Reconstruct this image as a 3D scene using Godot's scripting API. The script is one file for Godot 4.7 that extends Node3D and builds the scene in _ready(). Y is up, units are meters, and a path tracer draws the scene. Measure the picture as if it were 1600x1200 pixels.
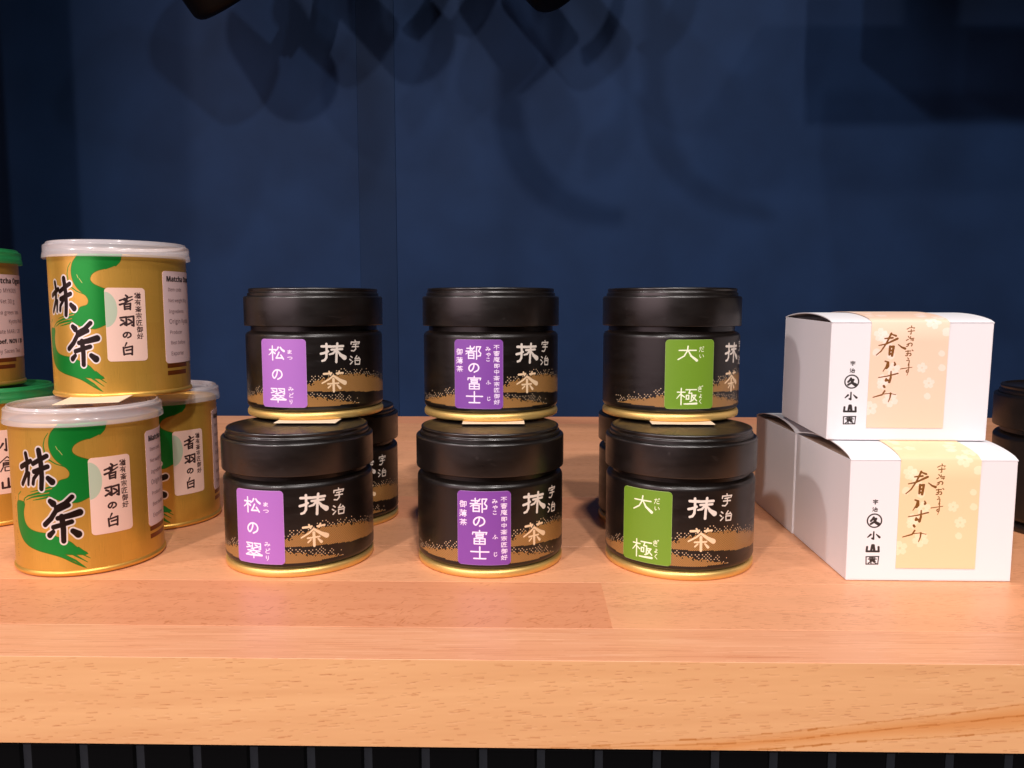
extends Node3D
# Tea cans and boxes on a beech shelf before a navy wall. Metres, y up, shelf top at y = 0.

var rng := RandomNumberGenerator.new()
var taken := {}
var glyphs := {}
var mats := {}

# ------------------------------------------------------------------ naming
func numbered(called: String) -> String:
	var n: int = taken.get(called, 0)
	taken[called] = n + 1
	return called if n == 0 else "%s_%03d" % [called, n]

func thing(called: String, label: String, category: String, at: Vector3, turn := 0.0, group := "") -> Node3D:
	var o := Node3D.new()
	o.name = numbered(called)
	o.position = at
	o.rotation.y = turn
	o.set_meta("label", label)
	o.set_meta("category", category)
	if group != "":
		o.set_meta("group", group)
	add_child(o, true)
	return o

func part(called: String, mesh: Mesh, mat: Material, parent: Node3D, label := "") -> MeshInstance3D:
	var o := MeshInstance3D.new()
	o.name = called
	o.mesh = mesh
	o.material_override = mat
	if label != "":
		o.set_meta("label", label)
	parent.add_child(o, true)
	return o

func struct(called: String, mesh: Mesh, mat: Material, label: String) -> MeshInstance3D:
	var o := part(called, mesh, mat, self, label)
	o.set_meta("kind", "structure")
	return o

# ------------------------------------------------------------------ mesh helpers
func begin() -> SurfaceTool:
	var st := SurfaceTool.new()
	st.begin(Mesh.PRIMITIVE_TRIANGLES)
	return st

func vert(st: SurfaceTool, p: Vector3, n: Vector3, uv := Vector2.ZERO) -> void:
	st.set_normal(n)
	st.set_uv(uv)
	st.add_vertex(p)

# a triangle wound clockwise as seen from the side its normals point to
func tri(st: SurfaceTool, p: Array, n: Array, uv: Array) -> void:
	var flip: bool = (p[1] - p[0]).cross(p[2] - p[0]).dot(n[0] + n[1] + n[2]) > 0.0
	var order := [0, 2, 1] if flip else [0, 1, 2]
	for k in order:
		vert(st, p[k], n[k], uv[k])

func quad(st: SurfaceTool, p: Array, n: Array, uv: Array) -> void:
	tri(st, [p[0], p[1], p[2]], [n[0], n[1], n[2]], [uv[0], uv[1], uv[2]])
	tri(st, [p[0], p[2], p[3]], [n[0], n[2], n[3]], [uv[0], uv[2], uv[3]])

func flat_quad(st: SurfaceTool, a: Vector3, b: Vector3, c: Vector3, d: Vector3, out: Vector3, uv := []) -> void:
	var n := (b - a).cross(c - a).normalized()
	if n.dot(out) < 0.0:
		n = -n
	quad(st, [a, b, c, d], [n, n, n, n], uv if uv.size() == 4 else [Vector2(0, 1), Vector2(1, 1), Vector2(1, 0), Vector2(0, 0)])

# bands: polylines of (radius, height) in mm, smooth inside a band, hard between bands. v is height / tall, u goes round with 0.5 at +z.
func lathe(bands: Array, seg := 96, tall := 60.0) -> ArrayMesh:
	var st := begin()
	for band in bands:
		var pts: Array = band
		var nor: Array = []
		for i in pts.size():
			var t := Vector2.ZERO
			if i > 0:
				t += (pts[i] - pts[i - 1]).normalized()
			if i < pts.size() - 1:
				t += (pts[i + 1] - pts[i]).normalized()
			t = t.normalized()
			nor.append(Vector2(t.y, -t.x))      # outward for a profile that climbs
		for i in pts.size() - 1:
			for k in seg:
				var p := []
				var n := []
				var uv := []
				for c in [[i, k], [i, k + 1], [i + 1, k + 1], [i + 1, k]]:
					var a: float = (float(c[1]) / seg - 0.5) * TAU
					var q: Vector2 = pts[c[0]]
					var m: Vector2 = nor[c[0]]
					p.append(Vector3(sin(a) * q.x, q.y, cos(a) * q.x) * 0.001)
					n.append(Vector3(sin(a) * m.x, m.y, cos(a) * m.x).normalized())
					uv.append(Vector2(float(c[1]) / seg, 1.0 - q.y / tall))
				if pts[i].x < 0.0001:
					tri(st, [p[0], p[2], p[3]], [n[0], n[2], n[3]], [uv[0], uv[2], uv[3]])
				elif pts[i + 1].x < 0.0001:
					tri(st, [p[0], p[1], p[2]], [n[0], n[1], n[2]], [uv[0], uv[1], uv[2]])
				else:
					quad(st, p, n, uv)
	return st.commit()

func arc(cx: float, cy: float, r: float, a0: float, a1: float, n := 6) -> Array:
	var o := []
	for i in n + 1:
		var a := deg_to_rad(lerpf(a0, a1, float(i) / n))
		o.append(Vector2(cx + r * cos(a), cy + r * sin(a)))
	return o

# a box from lo to hi with chamfered edges
func chamfer(st: SurfaceTool, lo: Vector3, hi: Vector3, c: float) -> void:
	var mid := (lo + hi) * 0.5
	var h := (hi - lo) * 0.5
	var corner := func(s: Vector3, axis: int) -> Vector3:
		var q := s * (h - Vector3(c, c, c))
		q[axis] = s[axis] * h[axis]
		return mid + q
	for ax in 3:
		var b := (ax + 1) % 3
		var d := (ax + 2) % 3
		for s in [-1.0, 1.0]:
			var f := []
			for e in [[-1, -1], [1, -1], [1, 1], [-1, 1]]:
				var v := Vector3.ZERO
				v[ax] = s
				v[b] = e[0]
				v[d] = e[1]
				f.append(corner.call(v, ax))
			var out := Vector3.ZERO
			out[ax] = s
			flat_quad(st, f[0], f[1], f[2], f[3], out)
			for s2 in [-1.0, 1.0]:
				var v0 := Vector3.ZERO
				v0[ax] = s
				v0[b] = s2
				v0[d] = -1
				var v1 := v0
				v1[d] = 1
				flat_quad(st, corner.call(v0, ax), corner.call(v1, ax), corner.call(v1, b), corner.call(v0, b), v0 + v1)
	for sx in [-1.0, 1.0]:
		for sy in [-1.0, 1.0]:
			for sz in [-1.0, 1.0]:
				var v := Vector3(sx, sy, sz)
				var n := v.normalized()
				tri(st, [corner.call(v, 0), corner.call(v, 1), corner.call(v, 2)], [n, n, n], [Vector2.ZERO, Vector2.ZERO, Vector2.ZERO])

func chamfer_box(lo: Vector3, hi: Vector3, c: float) -> ArrayMesh:
	var st := begin()
	chamfer(st, lo, hi, c)
	return st.commit()

func tube(st: SurfaceTool, pts: Array, r: float, seg := 12) -> void:
	var rings := []
	for i in pts.size():
		var t: Vector3 = (pts[mini(i + 1, pts.size() - 1)] - pts[maxi(i - 1, 0)]).normalized()
		var side := t.cross(Vector3(0.31, 0.2, 0.93)).normalized()
		var up := side.cross(t)
		var ring := []
		for k in seg + 1:
			var a := TAU * k / seg
			ring.append([pts[i] + (side * cos(a) + up * sin(a)) * r, side * cos(a) + up * sin(a)])
		rings.append(ring)
	for i in pts.size() - 1:
		for k in seg:
			var q := [rings[i][k], rings[i][k + 1], rings[i + 1][k + 1], rings[i + 1][k]]
			quad(st, [q[0][0], q[1][0], q[2][0], q[3][0]], [q[0][1], q[1][1], q[2][1], q[3][1]], [Vector2.ZERO, Vector2.ZERO, Vector2.ZERO, Vector2.ZERO])

# a paper sticker bent round a can of radius r (mm), centred at angle 0; rounded corners, a real rim
func sticker_mesh(r: float, wide: float, h0: float, h1: float, corner: float, thick := 0.2) -> ArrayMesh:
	var st := begin()
	var xs := []
	for i in 9:
		xs.append(-wide / 2 + corner * (1.0 - cos(PI / 2 * i / 8.0)))
	for i in range(1, 16):
		xs.append(lerpf(-wide / 2 + corner, wide / 2 - corner, i / 16.0))
	for i in 9:
		xs.append(wide / 2 - corner * (1.0 - cos(PI / 2 * (8 - i) / 8.0)))
	var ends := []
	for x in xs:
		var d: float = maxf(0.0, absf(x) - (wide / 2 - corner))
		var cut: float = corner - sqrt(maxf(0.0, corner * corner - d * d))
		ends.append(Vector2(h0 + cut, h1 - cut))
	var put := func(x: float, y: float, rr: float) -> Vector3:
		return Vector3(sin(x / r) * rr, y, cos(x / r) * rr) * 0.001
	for i in xs.size() - 1:
		var a: float = xs[i]
		var b: float = xs[i + 1]
		var na := Vector3(sin(a / r), 0, cos(a / r))
		var nb := Vector3(sin(b / r), 0, cos(b / r))
		var ua := a / wide + 0.5
		var ub := b / wide + 0.5
		var v := func(y: float) -> float: return (h1 - y) / (h1 - h0)
		quad(st, [put.call(a, ends[i].x, r + thick), put.call(b, ends[i + 1].x, r + thick), put.call(b, ends[i + 1].y, r + thick), put.call(a, ends[i].y, r + thick)], [na, nb, nb, na],
			[Vector2(ua, v.call(ends[i].x)), Vector2(ub, v.call(ends[i + 1].x)), Vector2(ub, v.call(ends[i + 1].y)), Vector2(ua, v.call(ends[i].y))])
		for s in 2:
			var ya: float = ends[i][s]
			var yb: float = ends[i + 1][s]
			flat_quad(st, put.call(a, ya, r - 0.05), put.call(b, yb, r - 0.05), put.call(b, yb, r + thick), put.call(a, ya, r + thick), Vector3(0, s * 2 - 1, 0),
				[Vector2(ua, s), Vector2(ub, s), Vector2(ub, s), Vector2(ua, s)])
	for e in [0, xs.size() - 1]:
		var x: float = xs[e]
		flat_quad(st, put.call(x, ends[e].x, r - 0.05), put.call(x, ends[e].y, r - 0.05), put.call(x, ends[e].y, r + thick), put.call(x, ends[e].x, r + thick), Vector3(signf(x), 0, 0),
			[Vector2(0.02, 0.5), Vector2(0.02, 0.5), Vector2(0.02, 0.5), Vector2(0.02, 0.5)])
	return st.commit()

# lines of printed text laid round a can: rows of [text, x mm, height mm, cap mm, bold]
func bent_text(rows: Array, r: float) -> ArrayMesh:
	var st := begin()
	for row in rows:
		var f := SystemFont.new()
		f.font_names = PackedStringArray(["Droid Sans"])
		f.font_weight = 700 if row[4] else 400
		var t := TextMesh.new()
		t.font = f
		t.text = row[0]
		t.font_size = 64
		t.depth = 0.0
		t.pixel_size = row[3] / 46.0
		t.curve_step = 2.0
		t.horizontal_alignment = HORIZONTAL_ALIGNMENT_LEFT
		t.vertical_alignment = VERTICAL_ALIGNMENT_CENTER
		var a := t.get_mesh_arrays()
		var v: PackedVector3Array = a[Mesh.ARRAY_VERTEX]
		var times := 2 if row[4] else 1
		var idx: PackedInt32Array = a[Mesh.ARRAY_INDEX] if a[Mesh.ARRAY_INDEX] != null else PackedInt32Array(range(v.size()))
		for again in times:      # bold lines are set twice, a hair apart
			for i in range(0, idx.size(), 3):
				var p := []
				var n := []
				for k in 3:
					var q: Vector3 = v[idx[i + k]]
					var x: float = row[1] + q.x + again * 0.16
					var rr := r + again * 0.012
					p.append(Vector3(sin(x / r) * rr, row[2] + q.y, cos(x / r) * rr) * 0.001)
					n.append(Vector3(sin(x / r), 0, cos(x / r)))
				tri(st, p, n, [Vector2.ZERO, Vector2.ZERO, Vector2.ZERO])
	return st.commit()

# ------------------------------------------------------------------ printing into textures
func seg_ink(img: Image, p: Vector2, q: Vector2, ra: float, rb: float, col: Color) -> void:
	var m := maxf(ra, rb) + 1.0
	var x0 := maxi(0, int(minf(p.x, q.x) - m))
	var x1 := mini(img.get_width() - 1, int(maxf(p.x, q.x) + m) + 1)
	var y0 := maxi(0, int(minf(p.y, q.y) - m))
	var y1 := mini(img.get_height() - 1, int(maxf(p.y, q.y) + m) + 1)
	var d := q - p
	var l2 := maxf(d.length_squared(), 0.0001)
	for y in range(y0, y1 + 1):
		for x in range(x0, x1 + 1):
			var e := Vector2(x + 0.5, y + 0.5) - p
			var t := clampf(e.dot(d) / l2, 0.0, 1.0)
			var cov := lerpf(ra, rb, t) - (e - d * t).length() + 0.5
			if cov >= 1.0 and col.a >= 1.0:
				img.set_pixel(x, y, col)
			elif cov > 0.0:
				img.set_pixel(x, y, img.get_pixel(x, y).lerp(Color(col, 1.0), minf(cov, 1.0) * col.a))

func smooth_line(pts: Array, closed := false, steps := 5) -> Array:
	var o := []
	var n := pts.size()
	for i in (n if closed else n - 1):
		var a: Vector2 = pts[(i - 1 + n) % n] if closed or i > 0 else pts[0]
		var b: Vector2 = pts[i]
		var c: Vector2 = pts[(i + 1) % n]
		var d: Vector2 = pts[(i + 2) % n] if closed or i + 2 < n else pts[n - 1]
		for k in steps:
			o.append(b.cubic_interpolate(c, a, d, float(k) / steps))
	if not closed:
		o.append(pts[n - 1])
	return o

func numbers(text: String, at: Vector2, by: Vector2) -> Array:
	var t := text.split_floats(" ", false)
	var pts := []
	for i in range(0, t.size() - 1, 2):
		pts.append(at + Vector2(t[i], t[i + 1]) * by)
	return pts

# strokes "x y x y/x y ..." ; "aN" and "bN" scale the width at a stroke's start and end, "~" rounds it
func ink(img: Image, strokes: String, at: Vector2, by: Vector2, w: float, col: Color, extra := 0.0) -> void:
	for s in strokes.split("/", false):
		var a := 1.0
		var b := 1.0
		var round_it := false
		var rest := ""
		for tok in s.split(" ", false):
			if tok == "~":
				round_it = true
			elif tok[0] == "a":
				a = tok.substr(1).to_float()
			elif tok[0] == "b":
				b = tok.substr(1).to_float()
			else:
				rest += tok + " "
		var pts := numbers(rest, at, by)
		if round_it and pts.size() > 2:
			pts = smooth_line(pts)
		var n := pts.size() - 1
		for i in n:
			seg_ink(img, pts[i], pts[i + 1], w * lerpf(a, b, float(i) / n) + extra, w * lerpf(a, b, float(i + 1) / n) + extra, col)

func glyph(img: Image, ch: String, x0: float, y0: float, x1: float, y1: float, w: float, col: Color) -> void:
	ink(img, glyphs[ch], Vector2(x0, y0), Vector2(x1 - x0, y1 - y0) / 100.0, w, col)

func fill_poly(img: Image, pts: Array, col: Color) -> void:
	var lo := Vector2(1e9, 1e9)
	var hi := -lo
	for p in pts:
		lo = lo.min(p)
		hi = hi.max(p)
	var x0 := maxi(0, int(lo.x))
	var x1 := mini(img.get_width() - 1, int(hi.x) + 1)
	if x1 < x0:
		return
	for y in range(maxi(0, int(lo.y)), mini(img.get_height() - 1, int(hi.y) + 1) + 1):
		var cov := PackedFloat32Array()
		cov.resize(x1 - x0 + 2)
		for sub in 4:
			var sy := y + (sub + 0.5) / 4.0
			var xs := []
			for i in pts.size():
				var a: Vector2 = pts[i]
				var b: Vector2 = pts[(i + 1) % pts.size()]
				if (a.y <= sy) != (b.y <= sy):
					xs.append(a.x + (sy - a.y) / (b.y - a.y) * (b.x - a.x))
			xs.sort()
			for i in range(0, xs.size() - 1, 2):
				var l: float = xs[i]
				var r: float = xs[i + 1]
				for x in range(maxi(x0, int(l)), mini(x1, int(r)) + 1):
					cov[x - x0] += 0.25 * clampf(minf(r, x + 1.0) - maxf(l, x), 0.0, 1.0)
		for x in range(x0, x1 + 1):
			if cov[x - x0] > 0.0:
				img.set_pixel(x, y, img.get_pixel(x, y).lerp(Color(col, 1.0), minf(cov[x - x0], 1.0) * col.a))

func sheet(w: int, h: int, col: Color) -> Image:
	var img := Image.create_empty(w, h, false, Image.FORMAT_RGB8)
	img.fill(col)
	return img

func c8(r: int, g: int, b: int, a := 1.0) -> Color:
	return Color(r / 255.0, g / 255.0, b / 255.0, a)

func mat(col: Color, rough := 0.5, metal := 0.0) -> StandardMaterial3D:
	var m := StandardMaterial3D.new()
	m.albedo_color = col
	m.roughness = rough
	m.metallic = metal
	return m

func printed(img: Image, rough := 0.5, metal := 0.0) -> StandardMaterial3D:
	var m := mat(Color.WHITE, rough, metal)
	m.albedo_texture = ImageTexture.create_from_image(img)
	return m

func learn_glyphs() -> void:
	glyphs = {
		"松": "8 30 46 30/a.9 27 6 27 96/b.6 26 32 18 52 4 64/b1.2 28 42 42 54/a1.2 b.6 62 14 56 28 44 40/b1.5 74 14 82 28 94 38/66 46 58 66 48 84 84 82/76 64 84 78 90 90",
		"の": "~ 52 18 50 40 40 66 26 80 14 66 14 44 30 22 54 14 78 24 88 48 80 72 54 88",
		"翠": "8 10 44 10 44 44 36 42/14 20 26 25/8 38 40 28/54 10 90 10 90 44 82 42/60 20 72 25/54 38 86 28/50 44 50 54/14 55 86 55/b.7 34 58 28 66 12 74/34 64 44 72/b.7 66 58 62 68 50 73/67 64 86 73/a1.2 b1.5 4 82 96 80/50 72 50 98",
		"都": "10 22 52 22/31 6 31 40/4 42 60 42/b.7 56 10 40 34 4 62/20 54 20 94/20 54 52 54 52 94/20 72 52 72/20 92 52 92/68 10 68 98/68 10 92 10 80 40 92 56 90 74 76 76",
		"富": "50 4 50 14/8 30 10 17 92 17 88 30/26 28 74 28/30 38 70 38 70 50 30 50 30 38/18 60 82 60 82 96 18 96 18 60/50 60 50 96/18 78 82 78",
		"士": "2 42 98 42/50 4 50 92/18 94 82 94",
		"御": "28 6 10 28/28 28 8 54/18 46 18 96/42 6 34 22/38 18 66 18/32 38 68 38/50 18 50 84/50 60 66 60/36 56 36 84/30 92 66 82/74 16 94 16 94 70 84 70/74 16 74 98",
		"薄": "6 16 94 16/30 6 30 26/70 6 70 26/10 36 18 44/4 56 12 62/6 94 20 72/28 36 94 36/36 46 86 46 86 66 36 66 36 46/36 56 86 56/60 28 60 66/26 76 96 76/76 66 76 96 66 94/40 82 50 90",
		"茶": "6 20 94 20/32 8 32 32/68 8 68 32/b.7 50 26 36 46 6 62/50 26 66 46 96 62/24 60 76 60/50 46 50 96/32 70 18 88/68 70 84 88",
		"不": "8 14 92 14/54 14 36 42 6 64/50 36 50 96/60 42 90 62",
		"審": "50 2 50 10/8 24 8 12 92 12 92 24/70 20 28 26/10 38 90 38/50 24 50 60/48 40 10 60/52 40 92 60/24 64 76 64 76 96 24 96 24 64/50 64 50 96/24 80 76 80",
		"庵": "52 2 52 12/14 13 94 13/16 13 14 60 4 96/24 28 92 28/56 18 26 52/58 28 90 50/36 54 80 54 80 80 36 80 36 54/36 67 80 67/58 44 58 92 94 92 94 82",
		"即": "14 10 50 10 50 50 14 50/14 10 14 84 50 74/14 30 50 30/44 62 58 86/62 14 92 14 92 70 80 68/62 14 62 98",
		"中": "12 26 88 26 88 64 12 64 12 26/50 4 50 98",
		"斎": "50 2 50 14/6 16 94 16/26 20 56 44 96 52/76 20 46 42 4 54/22 52 20 78 10 94/80 52 80 96/36 58 66 58/30 71 72 71/50 71 50 96/40 80 32 90/60 80 68 90",
		"宗": "50 4 50 14/8 30 8 18 92 18 92 30/28 36 72 36/10 54 90 54/50 54 50 96 42 94/30 64 14 88/70 64 88 88",
		"匠": "94 10 10 10 10 92 96 92/76 18 36 28/36 28 34 60 24 80/36 46 86 46/66 46 66 84",
		"好": "28 6 10 62 44 92/42 30 32 68 6 94/4 34 50 34/54 14 90 14 72 38/72 38 72 94 60 90/50 52 98 52",
		"大": "a.9 b.9 8 30 90 30/b.9 50 4 47 34 32 66 4 88/a.8 b1.9 52 34 66 66 94 94",
		"極": "6 26 42 26/24 4 24 98/b.7 24 32 4 62/26 42 40 54/46 12 96 12/66 12 60 32 74 32 72 78 66 80/48 44 60 44 60 66 48 66 48 44/78 44 94 44 78 74/78 52 98 76/b1.7 38 94 98 92",
		"音": "b1.3 50 3 60 12/b.8 4 38 30 30 96 12/40 24 34 34 60 40/62 20 44 50/a1.2 b.7 4 66 40 56 98 30/36 64 38 98/36 66 82 58 78 98/40 82 78 76/40 96 78 92",
		"羽": "4 20 46 12 46 92 34 84/10 40 26 50/4 90 44 60/56 14 98 6 96 98 84 90/62 36 78 48/58 82 94 58",
		"白": "b.6 42 2 26 30/12 38 16 98/14 44 90 30 86 98 80 94/36 62 84 56/20 94 84 88",
		"猶": "32 6 6 34/8 14 34 44 30 92 20 88/32 52 6 80/52 6 58 20/84 4 74 22/42 28 98 28/48 40 92 40 92 96 48 96 48 40/62 28 62 54 54 64/76 28 76 58 88 62/48 72 92 72/48 84 92 84",
		"有": "6 20 94 20/46 4 34 36 4 66/34 42 34 98/34 42 80 42 80 96 70 92/34 58 80 58/34 74 80 74",
		"小": "a.8 b1.1 50 4 50 96 40 88/a1.2 b.6 28 40 6 74/a.6 b1.3 70 36 94 72",
		"倉": "50 4 4 42/b1.4 50 4 96 40/36 30 64 30/26 42 72 42 72 58 26 58/26 42 24 70 8 98/26 50 72 50/34 70 78 70 78 96 34 96 34 70",
		"山": "b1.2 50 8 50 84/14 40 14 90 86 86/a1.2 86 38 86 94",
		"久": "40 6 28 30 8 54/36 24 70 24 56 60 8 94/b1.6 50 46 66 74 96 92",
		"園": "4 12 96 8 92 94 6 96 4 12/30 24 70 24/50 16 50 36/20 38 80 38/34 48 66 48 66 60 34 60 34 48/50 60 22 84/42 68 42 86/56 64 80 86/74 62 60 72",
		"seal_san": "14 40 12 86 88 86 86 40/b1.2 40 80 46 22 54 22 60 80/48 50 52 50",
		"宇": "50 4 50 14/10 30 10 18 90 18 90 30/24 36 76 36/10 58 92 58/52 36 52 90 38 84",
		"治": "12 12 24 22/6 38 18 48/8 90 26 64/60 8 44 44 84 38/76 26 92 50/42 60 84 60 84 94 42 94 42 60",
		"ま": "14 24 86 24/18 46 82 46/~ 52 4 52 70 40 86 20 84 16 72 30 64 54 70 88 90",
		"つ": "~ 6 34 40 22 74 22 92 44 80 70 46 84",
		"み": "~ 18 14 52 14 40 50 22 84 10 76 14 60 40 56 92 68/~ 78 40 76 66 56 92",
		"ど": "~ 30 8 38 44/~ 82 26 40 44 22 64 30 84 60 90 84 86/74 4 80 16/88 0 94 12",
		"り": "~ 26 10 22 40 30 58 36 44/~ 66 8 72 40 64 70 42 96",
		"や": "~ 8 44 50 28 84 30 88 48 70 60 56 58/58 6 64 18/26 20 50 94",
		"こ": "~ 20 18 50 16 78 20 66 30/~ 18 66 24 84 56 88 86 82",
		"ふ": "40 8 58 16/~ 44 28 38 42 58 62 56 86 38 88/20 60 10 82/72 56 92 78",
		"じ": "~ 30 8 28 70 44 92 70 84 88 62/60 14 66 26/76 8 82 20",
		"だ": "8 26 56 22/34 6 22 56 6 92/54 46 84 42/~ 48 70 56 86 90 84/74 4 80 16/88 0 94 12",
		"い": "~ 14 20 14 56 26 80 38 66/~ 72 24 86 44 90 64",
		"ぎ": "16 28 70 18/14 48 76 38/40 6 68 62/~ 66 60 36 58 20 74 34 92 70 92/80 4 86 16/92 0 98 10",
		"ょ": "~ 54 20 54 78 40 88 26 80 36 70 56 74 80 88/56 40 82 38",
		"く": "70 8 30 48 74 92",
	}

# ------------------------------------------------------------------ the prints
const ROUND_BLACK := 30.6      # body radius of a black can, mm
const ROUND_GOLD := 27.9       # body radius of a gold can, mm

func interp(pts: Array, x: float) -> float:
	if x <= pts[0].x:
		return pts[0].y
	for i in pts.size() - 1:
		if x <= pts[i + 1].x:
			return lerpf(pts[i].y, pts[i + 1].y, smoothstep(pts[i].x, pts[i + 1].x, x))
	return pts[-1].y

func black_body_print() -> Image:
	var w := 2048
	var h := 448
	var tall := 42.0
	var img := sheet(w, h, c8(17, 12, 10))
	var px := w / (TAU * ROUND_BLACK)
	var py := h / tall
	# two hills of gold dots: upper and lower edge of each against the arc length
	var hills := [
		[[Vector2(-34, 11.5), Vector2(-24, 13.2), Vector2(-11, 16.0), Vector2(-5, 18.0), Vector2(3, 19.6), Vector2(10, 19.6), Vector2(20, 18.0), Vector2(31, 15.4), Vector2(46, 11.5), Vector2(58, 9.0)],
		[Vector2(-34, 12.6), Vector2(-11, 12.6), Vector2(5, 12.1), Vector2(18, 10.9), Vector2(31, 10.0), Vector2(46, 9.2), Vector2(58, 8.9)]],
		[[Vector2(-58, 7.0), Vector2(-46, 9.2), Vector2(-34, 11.6), Vector2(-24, 12.6), Vector2(-14, 11.4), Vector2(-7, 10.2), Vector2(0, 8.9), Vector2(6, 7.6), Vector2(12, 6.3)],
		[Vector2(-58, 7.2), Vector2(-46, 6.8), Vector2(-34, 6.4), Vector2(-11, 5.9), Vector2(12, 6.3)]]]
	var gold := c8(184, 134, 74)
	var pale := c8(226, 196, 158)
	var step := 0.7
	var row := 0
	var y := 5.0
	while y < 23.0:
		var x := -60.0 + (step / 2 if row % 2 else 0.0)
		while x < 60.0:
			for hill in hills:
				var top: float = interp(hill[0], x)
				var low: float = interp(hill[1], x)
				if x < hill[0][0].x or x > hill[0][-1].x or y < low - 0.1:
					continue
				var above := y - top
				var p := Vector2(w / 2.0 + x * px, h - y * py)
				if above < 0.0 and (above < -1.3 or rng.randf() < 0.55 - above * 0.35):
					seg_ink(img, p, p + Vector2(0.1, 0), 2.5, 2.5, gold)
					break
				elif above >= 0.0 and row % 2 == 0 and int(round((x + 60.0) / step)) % 2 == (row / 2) % 2 and above < 3.2 and rng.randf() < 0.95 * pow(1.0 - above / 3.2, 1.1):
					seg_ink(img, p, p + Vector2(0.1, 0), 2.35, 2.35, pale)
					break
			x += step
		y += step / 2
		row += 1
	var at := Vector2(w / 2.0, h)
	var by := Vector2(px, -py)
	var ivory := c8(226, 216, 204)
	ink(img, "a1 b1.1 -5.21 31.76 -1.55 31.60/b0.9 -3.22 32.74 -3.15 29.91 -3.37 26.96 -4.10 25.83 -5.09 25.55/-5.57 28.62 -4.02 28.94 -2.59 29.56/-1.06 31.56 4.11 31.65/a0.9 b0.9 -1.10 30.25 3.68 30.39/1.52 32.85 1.14 29.46 0.87 24.86/b0.7 0.86 30.09 -0.48 28.60 -2.00 28.26/a0.6 b2.0 1.58 29.71 2.87 27.89 4.65 26.64", at, by, 5.6, ivory)
	ink(img, "a0.9 b0.9 -4.60 19.91 -1.42 20.07/a0.7 b0.7 -2.37 20.89 -1.78 19.39/a0.8 b0.8 0.89 19.96 3.76 20.09/a0.7 b0.7 2.10 20.88 1.56 19.57/a0.8 b0.6 -0.58 19.04 -2.34 17.59 -5.35 15.94/a0.8 b1.9 -0.58 19.04 2.29 16.93 4.53 15.72/a1.1 -0.56 17.54 -0.51 14.97 -0.47 12.25/a0.7 b0.7 -2.96 15.56 1.67 15.70/a0.6 b0.6 -1.78 14.83 -2.86 13.84/a0.6 b1.1 1.06 14.91 2.35 13.51", at, by, 5.6, c8(236, 206, 168))
	ink(img, "10.07 33.93 10.19 33.36/7.96 32.40 8.08 33.22 12.45 33.14 11.99 32.37/9.11 32.21 11.28 32.38/8.52 31.25 11.85 31.18/10.29 32.16 10.31 30.18 9.37 29.32 8.05 29.54", at, by, 3.0, ivory)
	ink(img, "7.66 27.07 8.40 26.51/7.14 25.79 7.84 25.22/7.41 23.71 8.01 24.22 8.58 24.78/10.86 27.19 9.86 25.95 11.96 25.97/11.83 26.48 12.68 25.46/9.84 25.25 12.52 25.06 12.26 23.40 9.93 23.49 9.84 25.25", at, by, 2.9, ivory)
	return img

# glyphs placed by the corner pixels they have on an enlarged view of the sticker (x0, y0 to x1, y1 of the sticker itself)
func sticker_print(base: Color, frame: Rect2, rows: Array, col: Color) -> Image:
	var img := sheet(420, 584, base)
	# a pale cut edge all round
	for k in 3:
		var e := base.lerp(Color.WHITE, 0.35 - 0.1 * k)
		img.fill_rect(Rect2i(k, k, 420 - 2 * k, 1), e)
		img.fill_rect(Rect2i(k, 583 - k, 420 - 2 * k, 1), e)
		img.fill_rect(Rect2i(k, k, 1, 584 - 2 * k), e)
		img.fill_rect(Rect2i(419 - k, k, 1, 584 - 2 * k), e)
	var s := Vector2(420, 584) / frame.size
	for r in rows:
		glyph(img, r[0], (r[1] - frame.position.x) * s.x, (r[2] - frame.position.y) * s.y, (r[3] - frame.position.x) * s.x, (r[4] - frame.position.y) * s.y, r[5], col)
	return img

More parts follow.
